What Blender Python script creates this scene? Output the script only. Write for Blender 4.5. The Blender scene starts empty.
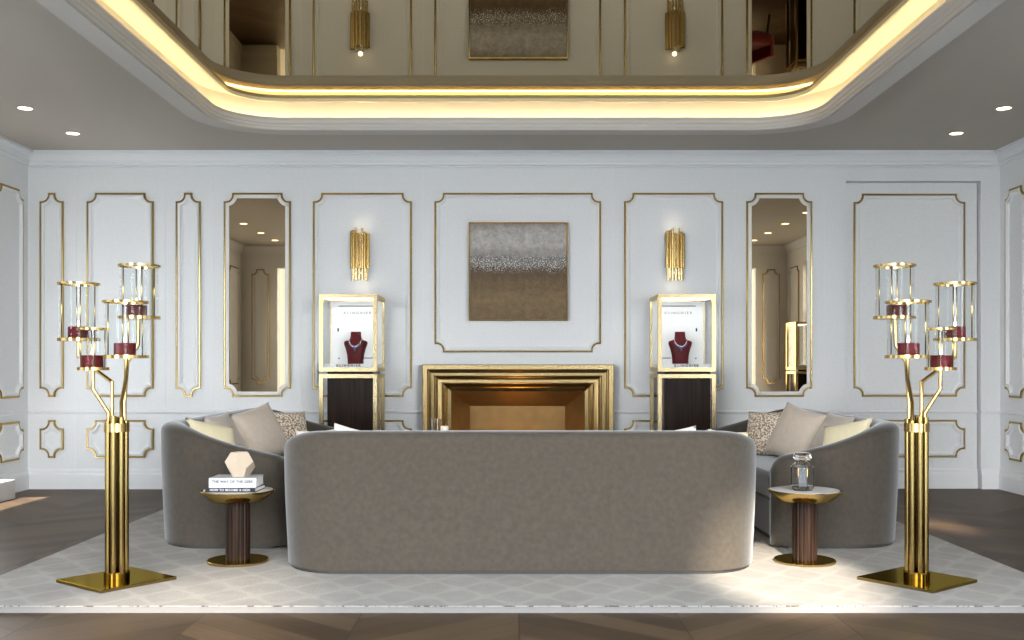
import bpy, bmesh, math, random
from mathutils import Vector, Matrix
random.seed(7)
PI = math.pi
R = math.radians
C = bpy.context.scene.collection
FPX, CX, CY, EYE = 1020.0, 514.5, 367.0, 1.1

def at(px, py, Y):
    """the point at depth Y that lies on a sight line of the photograph"""
    return Vector(((px - CX) / FPX * Y, Y, EYE - (py - CY) / FPX * Y))

# room measures (metres); the eye stands at (0, 0, 1.1) and looks along +Y
YB, YR = 9.2, 2.0
XL, XR = at(28, 0, YB).x, at(1000, 0, YB).x
HC = 3.038
XM = 0.031                      # the middle axis of the room
RUG = 0.03

# ------------------------------------------------------------------ materials
def new_mat(name):
    m = bpy.data.materials.new(name); m.use_nodes = True
    nt = m.node_tree
    return m, nt, nt.nodes['Principled BSDF']

def N(nt, typ, **kw):
    n = nt.nodes.new(typ)
    for k, v in kw.items():
        setattr(n, k, v)
    return n

def plain(name, col, rough=0.5, metal=0.0, noise=0.0, nscale=40.0, bump=0.0, bscale=200.0, sheen=0.0, coat=0.0, spec=None, sheen_tint=(1, 1, 1), sheen_rough=0.4):
    m, nt, b = new_mat(name)
    b.inputs['Base Color'].default_value = (*col, 1)
    b.inputs['Roughness'].default_value = rough
    b.inputs['Metallic'].default_value = metal
    if metal > 0.9: b.inputs['Specular Tint'].default_value = (col[0] ** 0.5, col[1] ** 0.5, col[2] ** 0.55, 1)
    if spec is not None: b.inputs['Specular IOR Level'].default_value = spec
    if coat: b.inputs['Coat Weight'].default_value = coat; b.inputs['Coat Roughness'].default_value = 0.05
    if sheen:
        b.inputs['Sheen Weight'].default_value = sheen
        b.inputs['Sheen Roughness'].default_value = sheen_rough
        b.inputs['Sheen Tint'].default_value = (*sheen_tint, 1)
    tc = N(nt, 'ShaderNodeTexCoord')
    if noise:
        nz = N(nt, 'ShaderNodeTexNoise'); nz.inputs['Scale'].default_value = nscale; nz.inputs['Detail'].default_value = 6
        nt.links.new(tc.outputs['Object'], nz.inputs['Vector'])
        r = N(nt, 'ShaderNodeMapRange')
        r.inputs['From Min'].default_value = 0.3; r.inputs['From Max'].default_value = 0.7
        r.inputs['To Min'].default_value = 1 - noise; r.inputs['To Max'].default_value = 1 + noise
        nt.links.new(nz.outputs['Fac'], r.inputs['Value'])
        mx = N(nt, 'ShaderNodeVectorMath', operation='SCALE')
        mx.inputs[0].default_value = col
        nt.links.new(r.outputs['Result'], mx.inputs['Scale'])
        nt.links.new(mx.outputs['Vector'], b.inputs['Base Color'])
    if bump:
        nz = N(nt, 'ShaderNodeTexNoise'); nz.inputs['Scale'].default_value = bscale; nz.inputs['Detail'].default_value = 3
        nt.links.new(tc.outputs['Object'], nz.inputs['Vector'])
        bp = N(nt, 'ShaderNodeBump'); bp.inputs['Strength'].default_value = bump; bp.inputs['Distance'].default_value = 0.004
        nt.links.new(nz.outputs['Fac'], bp.inputs['Height']); nt.links.new(bp.outputs['Normal'], b.inputs['Normal'])
    return m

def emit(name, col, strength):
    m, nt, b = new_mat(name)
    b.inputs['Base Color'].default_value = (*col, 1)
    b.inputs['Emission Color'].default_value = (*col, 1)
    b.inputs['Emission Strength'].default_value = strength
    return m

def mth(nt, op, a, b=None, c=None):
    n = N(nt, 'ShaderNodeMath', operation=op)
    for i, v in enumerate((a, b, c)):
        if v is None: continue
        if isinstance(v, (int, float)): n.inputs[i].default_value = v
        else: nt.links.new(v, n.inputs[i])
    return n.outputs[0]

def thin_glass(name, tint=(0.97, 0.98, 0.98), ior=1.45):
    m = bpy.data.materials.new(name); m.use_nodes = True; nt = m.node_tree; nt.nodes.clear()
    out = N(nt, 'ShaderNodeOutputMaterial'); mix = N(nt, 'ShaderNodeMixShader')
    tr = N(nt, 'ShaderNodeBsdfTransparent'); gl = N(nt, 'ShaderNodeBsdfGlossy'); lw = N(nt, 'ShaderNodeLayerWeight'); lw.inputs['Blend'].default_value = 0.5
    tr.inputs['Color'].default_value = (*tint, 1); gl.inputs['Roughness'].default_value = 0.02
    nt.links.new(mth(nt, 'ADD', 0.006, mth(nt, 'MULTIPLY', 0.6, mth(nt, 'POWER', lw.outputs['Facing'], 6.0))), mix.inputs[0]); nt.links.new(tr.outputs[0], mix.inputs[1]); nt.links.new(gl.outputs[0], mix.inputs[2])
    nt.links.new(mix.outputs[0], out.inputs[0])
    return m

M = {}
M['wall'] = plain('wall_fabric_paint', (0.735, 0.748, 0.748), 0.6, noise=0.035, nscale=60, bump=0.12, bscale=420)
M['trim'] = plain('white_trim', (0.755, 0.765, 0.765), 0.5)
M['cream_trim'] = plain('cream_trim', (0.80, 0.78, 0.73), 0.45)
M['ceil'] = plain('ceiling_paint', (0.47, 0.425, 0.365), 0.75, noise=0.02, nscale=30, bump=0.08, bscale=300)
M['ceil_trim'] = plain('ceiling_moulding', (0.55, 0.52, 0.47), 0.5)
M['gold'] = plain('polished_brass', (0.50, 0.36, 0.145), 0.16, 1.0)
M['gold_strip'] = plain('brass_strip', (0.50, 0.365, 0.16), 0.18, 1.0)
M['pale_gold'] = plain('pale_brass', (0.60, 0.48, 0.27), 0.22, 1.0)
M['dark_gold'] = plain('aged_brass', (0.29, 0.21, 0.08), 0.13, 1.0)
M['fire_gold'] = plain('satin_gold', (0.60, 0.45, 0.215), 0.26, 1.0)
M['bronze'] = plain('bronze_lining', (0.27, 0.155, 0.05), 0.4, 0.6, noise=0.12, nscale=8)
M['rim'] = plain('cove_rim', (0.88, 0.74, 0.46), 0.35, 0.1)
M['mirror'] = plain('bronze_mirror', (0.60, 0.47, 0.31), 0.01, 1.0)
M['ceil_mirror'] = plain('smoked_mirror', (0.44, 0.375, 0.28), 0.012, 1.0)
M['velvet'] = plain('taupe_velvet', (0.052, 0.0435, 0.033), 0.85, noise=0.13, nscale=34, bump=0.15, bscale=350, sheen=0.5, sheen_tint=(0.93, 0.97, 1.0), sheen_rough=0.38, spec=0.2)
M['black'] = plain('black_plinth', (0.02, 0.018, 0.016), 0.5)
M['beige'] = plain('beige_velvet', (0.46, 0.395, 0.32), 0.85, noise=0.05, nscale=30, sheen=0.3, bump=0.1)
M['greige'] = plain('greige_velvet', (0.42, 0.37, 0.32), 0.85, noise=0.05, nscale=30, sheen=0.3, bump=0.1)
M['yellow'] = plain('cream_yellow_cloth', (0.74, 0.66, 0.44), 0.8, noise=0.03, nscale=30, bump=0.1)
M['offwhite'] = plain('ivory_cloth', (0.74, 0.69, 0.60), 0.8, noise=0.03, nscale=30, bump=0.1)
M['wax'] = plain('dark_red_wax', (0.10, 0.004, 0.007), 0.45, spec=0.15)
M['red'] = plain('red_velvet', (0.08, 0.002, 0.004), 0.5, spec=0.2, sheen=0.1, sheen_tint=(1, .3, .3))
M['redchair'] = plain('red_upholstery', (0.22, 0.01, 0.014), 0.7, sheen=0.3)
M['marble'] = plain('white_marble', (0.78, 0.76, 0.73), 0.2, noise=0.06, nscale=9)
M['paper'] = plain('book_pages', (0.80, 0.78, 0.72), 0.8)
M['white'] = plain('white_lacquer', (0.44, 0.45, 0.46), 0.5)
M['case_white'] = plain('white_display_board', (0.85, 0.85, 0.85), 0.5)
M['ink'] = plain('grey_ink', (0.015, 0.015, 0.016), 0.7, spec=0.1)
M['ink_light'] = plain('pale_ink', (0.07, 0.072, 0.078), 0.7)
M['dark'] = plain('black_print', (0.018, 0.019, 0.021), 0.6, spec=0.15)
M['ceramic'] = plain('cream_ceramic', (0.47, 0.385, 0.29), 0.3)
M['silver'] = plain('silver', (0.75, 0.78, 0.84), 0.12, 1.0)
M['gem'] = plain('blue_stone', (0.10, 0.16, 0.33), 0.08, coat=1.0)
M['glass'] = thin_glass('clear_glass')
M['led'] = emit('warm_led', (1.0, 0.79, 0.40), 28.0)
M['lamp'] = emit('downlight_lens', (1.0, 0.93, 0.80), 2.2)
M['flame'] = emit('candle_flame', (1.0, 0.86, 0.66), 9.0)
M['fire'] = emit('fire_flame', (1.0, 0.5, 0.12), 3.0)
M['bulb'] = emit('warm_bulb', (1.0, 0.85, 0.6), 2.5)
M['case_led'] = emit('case_light', (1.0, 0.97, 0.93), 10.0)
M['step'] = plain('pale_stone', (0.52, 0.52, 0.51), 0.35, noise=0.06, nscale=12)
M['terrace'] = plain('terrace_stone', (0.55, 0.54, 0.52), 0.8, noise=0.1, nscale=6)

def jar_glass():
    m, nt, b = new_mat('bottle_glass')
    b.inputs['Base Color'].default_value = (0.97, 0.98, 0.98, 1)
    b.inputs['Roughness'].default_value = 0.0; b.inputs['IOR'].default_value = 1.45
    b.inputs['Transmission Weight'].default_value = 1.0
    return m
M['jar'] = jar_glass()

def dark_wood():
    m, nt, b = new_mat('dark_lacquered_wood')
    tc = N(nt, 'ShaderNodeTexCoord'); mp = N(nt, 'ShaderNodeMapping'); mp.inputs['Scale'].default_value = (26, 26, 1.2)
    nz = N(nt, 'ShaderNodeTexNoise'); nz.inputs['Scale'].default_value = 2.0; nz.inputs['Detail'].default_value = 5
    rp = N(nt, 'ShaderNodeValToRGB')
    rp.color_ramp.elements[0].position = 0.35; rp.color_ramp.elements[0].color = (0.008, 0.0045, 0.003, 1)
    rp.color_ramp.elements[1].position = 0.75; rp.color_ramp.elements[1].color = (0.030, 0.016, 0.010, 1)
    nt.links.new(tc.outputs['Object'], mp.inputs['Vector']); nt.links.new(mp.outputs[0], nz.inputs['Vector'])
    nt.links.new(nz.outputs['Fac'], rp.inputs[0]); nt.links.new(rp.outputs[0], b.inputs['Base Color'])
    b.inputs['Roughness'].default_value = 0.3; b.inputs['Specular IOR Level'].default_value = 0.12; b.inputs['Coat Weight'].default_value = 0.05; b.inputs['Coat Roughness'].default_value = 0.03
    return m
M['wood'] = dark_wood()

def floor_mat():
    m, nt, b = new_mat('chevron_oak')
    ge = N(nt, 'ShaderNodeNewGeometry'); sp = N(nt, 'ShaderNodeSeparateXYZ'); nt.links.new(ge.outputs['Position'], sp.inputs[0])
    W, P = 0.70, 0.21
    x = mth(nt, 'SUBTRACT', sp.outputs[0], 0.02); y = sp.outputs[1]
    k = mth(nt, 'FLOOR', mth(nt, 'DIVIDE', x, W))
    pp = mth(nt, 'PINGPONG', x, W)
    v = mth(nt, 'DIVIDE', mth(nt, 'ADD', y, mth(nt, 'MULTIPLY', pp, 0.85)), P)
    idx = mth(nt, 'FLOOR', v); fr = mth(nt, 'FRACT', v)
    cb = N(nt, 'ShaderNodeCombineXYZ'); nt.links.new(k, cb.inputs[0]); nt.links.new(idx, cb.inputs[1])
    wn = N(nt, 'ShaderNodeTexWhiteNoise', noise_dimensions='2D'); nt.links.new(cb.outputs[0], wn.inputs['Vector'])
    along = mth(nt, 'SUBTRACT', pp, mth(nt, 'MULTIPLY', y, 0.85))
    c2 = N(nt, 'ShaderNodeCombineXYZ')
    nt.links.new(mth(nt, 'MULTIPLY', along, 1.2), c2.inputs[0]); nt.links.new(mth(nt, 'MULTIPLY', v, 4.0), c2.inputs[1])
    nt.links.new(mth(nt, 'ADD', mth(nt, 'MULTIPLY', idx, 3.7), mth(nt, 'MULTIPLY', k, 5.3)), c2.inputs[2])
    nz = N(nt, 'ShaderNodeTexNoise'); nz.inputs['Scale'].default_value = 2.2; nz.inputs['Detail'].default_value = 7; nz.inputs['Roughness'].default_value = 0.65
    nt.links.new(c2.outputs[0], nz.inputs['Vector'])
    t = mth(nt, 'ADD', mth(nt, 'MULTIPLY', wn.outputs['Value'], 0.45), mth(nt, 'MULTIPLY', nz.outputs['Fac'], 0.6))
    rp = N(nt, 'ShaderNodeValToRGB')
    rp.color_ramp.elements[0].position = 0.15; rp.color_ramp.elements[0].color = (0.031, 0.020, 0.012, 1)
    rp.color_ramp.elements[1].position = 0.9; rp.color_ramp.elements[1].color = (0.105, 0.069, 0.040, 1)
    nt.links.new(t, rp.inputs[0])
    gap = mth(nt, 'MAXIMUM', mth(nt, 'LESS_THAN', fr, 0.022), mth(nt, 'MAXIMUM', mth(nt, 'LESS_THAN', pp, 0.003), mth(nt, 'GREATER_THAN', pp, W - 0.003)))
    mx = N(nt, 'ShaderNodeMix', data_type='RGBA'); mx.inputs[7].default_value = (0.028, 0.02, 0.014, 1)
    nt.links.new(gap, mx.inputs[0]); nt.links.new(rp.outputs[0], mx.inputs[6]); nt.links.new(mx.outputs[2], b.inputs['Base Color'])
    b.inputs['Roughness'].default_value = 0.45
    b.inputs['Specular IOR Level'].default_value = 0.10
    return m
M['floor'] = floor_mat()

def rug_mat():
    m, nt, b = new_mat('cream_trellis_pile')
    ge = N(nt, 'ShaderNodeNewGeometry'); sp = N(nt, 'ShaderNodeSeparateXYZ'); nt.links.new(ge.outputs['Position'], sp.inputs[0])
    nw = N(nt, 'ShaderNodeTexNoise'); nw.inputs['Scale'].default_value = 7; nw.inputs['Detail'].default_value = 4
    nt.links.new(ge.outputs['Position'], nw.inputs['Vector'])
    w = mth(nt, 'MULTIPLY', mth(nt, 'SUBTRACT', nw.outputs['Fac'], 0.5), 1.0)
    a = mth(nt, 'COSINE', mth(nt, 'ADD', mth(nt, 'MULTIPLY', sp.outputs[0], PI / 0.135), w))
    c = mth(nt, 'COSINE', mth(nt, 'ADD', mth(nt, 'MULTIPLY', sp.outputs[1], PI / 0.17), w))
    d = mth(nt, 'ABSOLUTE', mth(nt, 'ADD', a, c))
    ln = N(nt, 'ShaderNodeMapRange'); ln.inputs['From Min'].default_value = 0.15; ln.inputs['From Max'].default_value = 0.6
    ln.inputs['To Min'].default_value = 0.0; ln.inputs['To Max'].default_value = 0.2; nt.links.new(d, ln.inputs['Value'])
    n2 = N(nt, 'ShaderNodeTexNoise'); n2.inputs['Scale'].default_value = 3.0; n2.inputs['Detail'].default_value = 8; n2.inputs['Roughness'].default_value = 0.75
    nt.links.new(ge.outputs['Position'], n2.inputs['Vector'])
    t = mth(nt, 'ADD', ln.outputs['Result'], mth(nt, 'MULTIPLY', n2.outputs['Fac'], 1.1))
    rp = N(nt, 'ShaderNodeValToRGB')
    rp.color_ramp.elements[0].position = 0.35; rp.color_ramp.elements[0].color = (0.40, 0.378, 0.345, 1)
    rp.color_ramp.elements[1].position = 1.0; rp.color_ramp.elements[1].color = (0.27, 0.253, 0.227, 1)
    nt.links.new(t, rp.inputs[0]); nt.links.new(rp.outputs[0], b.inputs['Base Color'])
    b.inputs['Roughness'].default_value = 0.95; b.inputs['Specular IOR Level'].default_value = 0.1
    n3 = N(nt, 'ShaderNodeTexNoise'); n3.inputs['Scale'].default_value = 130; n3.inputs['Detail'].default_value = 3
    nt.links.new(ge.outputs['Position'], n3.inputs['Vector'])
    bp = N(nt, 'ShaderNodeBump'); bp.inputs['Strength'].default_value = 0.5; bp.inputs['Distance'].default_value = 0.01
    nt.links.new(n3.outputs['Fac'], bp.inputs['Height']); nt.links.new(bp.outputs['Normal'], b.inputs['Normal'])
    return m
M['rug'] = rug_mat()
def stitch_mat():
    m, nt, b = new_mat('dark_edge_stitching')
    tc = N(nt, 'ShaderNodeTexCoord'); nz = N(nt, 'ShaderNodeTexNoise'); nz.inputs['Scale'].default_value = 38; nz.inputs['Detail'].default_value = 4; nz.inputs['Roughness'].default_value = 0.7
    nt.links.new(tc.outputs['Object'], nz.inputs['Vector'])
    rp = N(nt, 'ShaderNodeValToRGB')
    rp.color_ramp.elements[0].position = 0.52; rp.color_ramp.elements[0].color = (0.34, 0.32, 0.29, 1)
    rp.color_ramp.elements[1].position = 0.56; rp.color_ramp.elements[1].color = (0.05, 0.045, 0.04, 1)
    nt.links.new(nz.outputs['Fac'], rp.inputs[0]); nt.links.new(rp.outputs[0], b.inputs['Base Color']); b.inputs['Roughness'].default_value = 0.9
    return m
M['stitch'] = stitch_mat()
M['binding'] = plain('rug_binding', (0.165, 0.158, 0.148), 0.9)

def speckle_mat():
    m, nt, b = new_mat('speckled_jacquard')
    tc = N(nt, 'ShaderNodeTexCoord')
    vo = N(nt, 'ShaderNodeTexNoise'); vo.inputs['Scale'].default_value = 85; vo.inputs['Detail'].default_value = 2
    nt.links.new(tc.outputs['Object'], vo.inputs['Vector'])
    rp = N(nt, 'ShaderNodeValToRGB')
    rp.color_ramp.elements[0].position = 0.46; rp.color_ramp.elements[0].color = (0.26, 0.17, 0.09, 1)
    rp.color_ramp.elements[1].position = 0.54; rp.color_ramp.elements[1].color = (0.72, 0.66, 0.56, 1)
    nt.links.new(vo.outputs['Fac'], rp.inputs[0]); nt.links.new(rp.outputs[0], b.inputs['Base Color'])
    b.inputs['Roughness'].default_value = 0.7
    return m
M['speckle'] = speckle_mat()

def painting_mat():
    m, nt, b = new_mat('abstract_canvas')
    tc = N(nt, 'ShaderNodeTexCoord'); sp = N(nt, 'ShaderNodeSeparateXYZ'); nt.links.new(tc.outputs['Generated'], sp.inputs[0])
    n1 = N(nt, 'ShaderNodeTexNoise'); n1.inputs['Scale'].default_value = 7; n1.inputs['Detail'].default_value = 8; n1.inputs['Roughness'].default_value = 0.7
    mp = N(nt, 'ShaderNodeMapping'); mp.inputs['Scale'].default_value = (0.7, 1, 1.6)
    nt.links.new(tc.outputs['Generated'], mp.inputs['Vector']); nt.links.new(mp.outputs[0], n1.inputs['Vector'])
    h = mth(nt, 'ADD', sp.outputs[2], mth(nt, 'MULTIPLY', mth(nt, 'SUBTRACT', n1.outputs['Fac'], 0.5), 0.16))
    rp = N(nt, 'ShaderNodeValToRGB'); cr = rp.color_ramp
    stops = [(0.0, (0.130, 0.080, 0.030)), (0.22, (0.170, 0.108, 0.042)), (0.45, (0.100, 0.058, 0.021)), (0.53, (0.080, 0.049, 0.024)), (0.57, (0.17, 0.15, 0.13)),
             (0.635, (0.14, 0.125, 0.11)), (0.67, (0.26, 0.24, 0.21)), (0.80, (0.43, 0.41, 0.385)), (0.93, (0.37, 0.345, 0.32)), (1.0, (0.27, 0.23, 0.19))]
    while len(cr.elements) < len(stops): cr.elements.new(0.5)
    for e, (p, c) in zip(cr.elements, stops): e.position = p; e.color = (*c, 1)
    nt.links.new(h, rp.inputs[0])
    n2 = N(nt, 'ShaderNodeTexNoise'); n2.inputs['Scale'].default_value = 75; n2.inputs['Detail'].default_value = 2
    nt.links.new(tc.outputs['Generated'], n2.inputs['Vector'])
    band = N(nt, 'ShaderNodeMapRange', interpolation_type='SMOOTHSTEP'); band.inputs['From Min'].default_value = 0.12; band.inputs['From Max'].default_value = 0.02
    nt.links.new(mth(nt, 'ABSOLUTE', mth(nt, 'SUBTRACT', h, 0.59)), band.inputs['Value'])
    spk = mth(nt, 'MULTIPLY', mth(nt, 'GREATER_THAN', n2.outputs['Fac'], 0.56), band.outputs['Result'])
    mx = N(nt, 'ShaderNodeMix', data_type='RGBA'); mx.inputs[7].default_value = (0.62, 0.60, 0.57, 1)
    nt.links.new(spk, mx.inputs[0]); nt.links.new(rp.outputs[0], mx.inputs[6])
    n3 = N(nt, 'ShaderNodeTexNoise'); n3.inputs['Scale'].default_value = 14; n3.inputs['Detail'].default_value = 9; n3.inputs['Roughness'].default_value = 0.8
    nt.links.new(tc.outputs['Generated'], n3.inputs['Vector'])
    r3 = N(nt, 'ShaderNodeMapRange'); r3.inputs['From Min'].default_value = 0.3; r3.inputs['From Max'].default_value = 0.7; r3.inputs['To Min'].default_value = 0.5; r3.inputs['To Max'].default_value = 1.5
    nt.links.new(n3.outputs['Fac'], r3.inputs['Value'])
    ml = N(nt, 'ShaderNodeVectorMath', operation='SCALE'); nt.links.new(mx.outputs[2], ml.inputs[0]); nt.links.new(r3.outputs['Result'], ml.inputs['Scale'])
    nt.links.new(ml.outputs['Vector'], b.inputs['Base Color'])
    b.inputs['Roughness'].default_value = 0.6
    return m
M['painting'] = painting_mat()

# ------------------------------------------------------------------ mesh helpers
class MB:
    def __init__(self): self.bm = bmesh.new()
    def quad_grid(self, rows, close_u=False, close_v=False):
        vs = [[self.bm.verts.new(p) for p in r] for r in rows]
        nu, nv = len(vs), len(vs[0])
        for i in range(nu if close_u else nu - 1):
            for j in range(nv if close_v else nv - 1):
                a, b, c, d = vs[i][j], vs[(i + 1) % nu][j], vs[(i + 1) % nu][(j + 1) % nv], vs[i][(j + 1) % nv]
                try: self.bm.faces.new((a, b, c, d))
                except ValueError: pass
        return vs
    def cap(self, vs):
        try: self.bm.faces.new(vs)
        except ValueError: pass
    def box(self, a, b):
        (x0, y0, z0), (x1, y1, z1) = a, b
        v = [self.bm.verts.new(p) for p in ((x0, y0, z0), (x1, y0, z0), (x1, y1, z0), (x0, y1, z0), (x0, y0, z1), (x1, y0, z1), (x1, y1, z1), (x0, y1, z1))]
        for f in ((0, 3, 2, 1), (4, 5, 6, 7), (0, 1, 5, 4), (1, 2, 6, 5), (2, 3, 7, 6), (3, 0, 4, 7)):
            self.bm.faces.new([v[i] for i in f])
        return self
    def lathe(self, prof, c=(0, 0, 0), seg=48, close=False, phase=0.0):
        rows = []
        for r, z in prof:
            rows.append([(c[0] + r * math.cos(2 * PI * k / seg + phase), c[1] + r * math.sin(2 * PI * k / seg + phase), c[2] + z) for k in range(seg)])
        vs = self.quad_grid(rows, close_u=close, close_v=True)
        if not close:
            if prof[0][0] > 1e-6: self.cap(vs[0][::-1])
            if prof[-1][0] > 1e-6: self.cap(vs[-1])
        return self
    def tube(self, pts, r, seg=14, cap=True):
        pts = [Vector(p) for p in pts]
        # drop mitre pieces at the bends
        n = len(pts); dirs = [(pts[i + 1] - pts[i]).normalized() for i in range(n - 1)]
        up = Vector((0.123, 1, 0.05)).normalized()
        rows = []
        for i, p in enumerate(pts):
            d0 = dirs[max(0, i - 1)]; d1 = dirs[min(n - 2, i)]
            t = (d0 + d1).normalized()
            a = t.cross(up).normalized(); b = a.cross(t).normalized()
            ca = max(0.5, t.dot(d1))
            side = (d1 - d0); rr = []
            for k in range(seg):
                an = 2 * PI * k / seg
                o = a * math.cos(an) * r + b * math.sin(an) * r
                if side.length > 1e-5:
                    s = side.normalized(); o = o + s * o.dot(s) * (1 / ca - 1)
                rr.append(p + o)
            rows.append(rr)
        vs = self.quad_grid(rows, close_v=True)
        if cap: self.cap(vs[0][::-1]); self.cap(vs[-1])
        return self
    def prism(self, poly, z0, z1):
        lo = [self.bm.verts.new((p[0], p[1], z0)) for p in poly]; hi = [self.bm.verts.new((p[0], p[1], z1)) for p in poly]
        n = len(poly)
        self.bm.faces.new(lo[::-1]); self.bm.faces.new(hi)
        for i in range(n): self.bm.faces.new((lo[i], lo[(i + 1) % n], hi[(i + 1) % n], hi[i]))
        return self
    def build(self, name, mat, parent=None, smooth=False, bevel=0.0, bseg=2, mw=None, sub=0, auto=None):
        bmesh.ops.remove_doubles(self.bm, verts=self.bm.verts, dist=1e-6)
        bmesh.ops.recalc_face_normals(self.bm, faces=self.bm.faces)
        me = bpy.data.meshes.new(name); self.bm.to_mesh(me); self.bm.free()
        if mw is not None: me.transform(mw)
        o = bpy.data.objects.new(name, me); C.objects.link(o)
        me.materials.append(mat if not isinstance(mat, str) else M[mat])
        if smooth: me.polygons.foreach_set('use_smooth', [True] * len(me.polygons))
        if auto is not None:
            me.polygons.foreach_set('use_smooth', [True] * len(me.polygons)); me.set_sharp_from_angle(angle=R(auto))
        if bevel:
            b = o.modifiers.new('bevel', 'BEVEL'); b.width = bevel; b.segments = bseg; b.limit_method = 'ANGLE'; b.angle_limit = R(35)
        if sub:
            s = o.modifiers.new('sub', 'SUBSURF'); s.levels = s.render_levels = sub
        if parent: o.parent = parent
        return o

def tag(o, label=None, cat=None, group=None, kind=None):
    if label: o['label'] = label
    if cat: o['category'] = cat
    if group: o['group'] = group
    if kind: o['kind'] = kind
    return o
def thing(name, label, cat, loc=(0, 0, 0), rz=0.0, group=None):
    o = bpy.data.objects.new(name, None); C.objects.link(o); o.empty_display_size = 0.1
    o.location = loc; o.rotation_euler = (0, 0, rz)
    return tag(o, label, cat, group)
def struct(mb, name, mat, label, cat='wall', **kw):
    o = mb.build(name, mat, **kw); return tag(o, label, cat, kind='structure')
def copy_tree(o, parent=None):
    c = o.copy(); C.objects.link(c)
    if parent: c.parent = parent
    for ch in list(o.children): copy_tree(ch, c)
    return c

def text_obj(body, size, mat, parent, mtx, name='lettering', spacing=1.0, extrude=0.0008, bold=0.0):
    cu = bpy.data.curves.new('txt', 'FONT'); cu.body = body; cu.size = size; cu.align_x = 'CENTER'; cu.align_y = 'CENTER'
    cu.extrude = extrude; cu.space_character = spacing; cu.resolution_u = 3; cu.offset = bold
    tmp = bpy.data.objects.new('txt', cu); C.objects.link(tmp)
    bpy.context.view_layer.update()
    me = bpy.data.meshes.new_from_object(tmp.evaluated_get(bpy.context.evaluated_depsgraph_get()))
    bpy.data.objects.remove(tmp); bpy.data.curves.remove(cu)
    me.transform(mtx); me.materials.clear(); me.materials.append(M[mat])
    o = bpy.data.objects.new(name, me); C.objects.link(o); o.parent = parent
    return o
UPRIGHT = Matrix.Rotation(R(90), 4, 'X')          # text facing -Y

def offset_poly(pts, w):
    """inward offset of a closed counter-clockwise polygon"""
    n = len(pts); out = []
    for i in range(n):
        p0, p1, p2 = Vector(pts[i - 1]), Vector(pts[i]), Vector(pts[(i + 1) % n])
        d0 = (p1 - p0).normalized(); d1 = (p2 - p1).normalized()
        n0 = Vector((-d0.y, d0.x)); n1 = Vector((-d1.y, d1.x))
        b = n0 + n1; b = b / max(0.3, (1 + n0.dot(n1)))
        out.append(p1 + b * w)
    return out

def notched(u0, u1, v0, v1, r=0.075, s=0.02, k=6):
    P = []
    def arc(cx, cy, a0, a1, rr): return [(cx + rr * math.cos(a0 + (a1 - a0) * i / k), cy + rr * math.sin(a0 + (a1 - a0) * i / k)) for i in range(k + 1)]
    q = r - s
    P += [(u0 + r, v0)] ; P += [(u1 - r, v0)]
    P += arc(u1 - s, v0 + s, PI, PI / 2, q); P += [(u1, v0 + r), (u1, v1 - r)]
    P += arc(u1 - s, v1 - s, 3 * PI / 2, PI, q); P += [(u1 - r, v1), (u0 + r, v1)]
    P += arc(u0 + s, v1 - s, 0, -PI / 2, q); P += [(u0, v1 - r), (u0, v0 + r)]
    P += arc(u0 + s, v0 + s, PI / 2, 0, q)
    return P

def surf(side, dy=0.0):
    if side == 'back': return lambda u, v, h: (u, YB + dy - h, v)
    if side == 'left': return lambda u, v, h: (XL + h, u, v)
    if side == 'right': return lambda u, v, h: (XR - h, u, v)
    return lambda u, v, h: (u, YR + h, v)

def ring(poly, prof, mp):
    mb = MB(); rows = []
    for off, h in prof:
        rows.append([mp(p[0], p[1], h) for p in offset_poly(poly, off)])
    mb.quad_grid(rows, close_v=True); return mb

GOLD_PROF = [(0, 0), (0, 0.013), (0.004, 0.017), (0.013, 0.017), (0.017, 0.013), (0.017, 0)]
WHITE_PROF = [(0.0171, 0), (0.0171, 0.012), (0.024, 0.022), (0.040, 0.024), (0.044, 0.020), (0.046, 0.006), (0.056, 0.004), (0.058, 0.0)]
trim_n = [0]
def panel(side, u0, u1, v0, v1, label, dy=0.0, r=0.075):
    trim_n[0] += 1
    poly = notched(u0, u1, v0, v1, r, r * 0.27); mp = surf(side, dy)
    o = struct(ring(poly, GOLD_PROF, mp), f'trim_{trim_n[0]}', 'gold_strip', label, 'wall panel')
    ring(poly, WHITE_PROF, mp).build('inner_moulding', 'trim', o)
    return o

# ------------------------------------------------------------------ room shell
def wx(px): return at(px, 0, YB).x
def wz(py): return at(0, py, YB).z

FB = (wx(424) + 0.185, wx(612) - 0.185, 0.0, wz(364.5) - 0.185)                    # firebox hole
DR = (wx(846), wx(981), 0.0, wz(181))                    # recessed door hole
xs = sorted([XL - 0.2, FB[0], FB[1], DR[0], DR[1], XR + 0.2]); zs = sorted([0.0, FB[3], DR[3], HC + 0.2])
mb = MB()
for i in range(len(xs) - 1):
    for j in range(len(zs) - 1):
        cx, cz = (xs[i] + xs[i + 1]) / 2, (zs[j] + zs[j + 1]) / 2
        if any(h[0] < cx < h[1] and h[2] < cz < h[3] for h in (FB, DR)): continue
        mb.box((xs[i], YB, zs[j]), (xs[i + 1], YB + 0.2, zs[j + 1]))
struct(mb, 'wall_back', 'wall', 'white panelled wall behind the fireplace')
# jib door, set back 4 cm in its hole
DD = 0.045
d1 = struct(MB().box((DR[0] + 0.002, YB + DD, 0.006), (DR[1] - 0.016, YB + DD + 0.05, DR[3] - 0.007)), 'door_1', 'wall', 'flush white jib door in the right part of the back wall', 'door')
mb = MB().box((DR[0] - 0.01, YB + DD + 0.06, 0), (DR[1] + 0.01, YB + DD + 0.09, DR[3] + 0.01)); mb.build('door_gap_shade', 'black', d1)  # black backing sheet: shade inside the gap put into the colour

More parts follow.
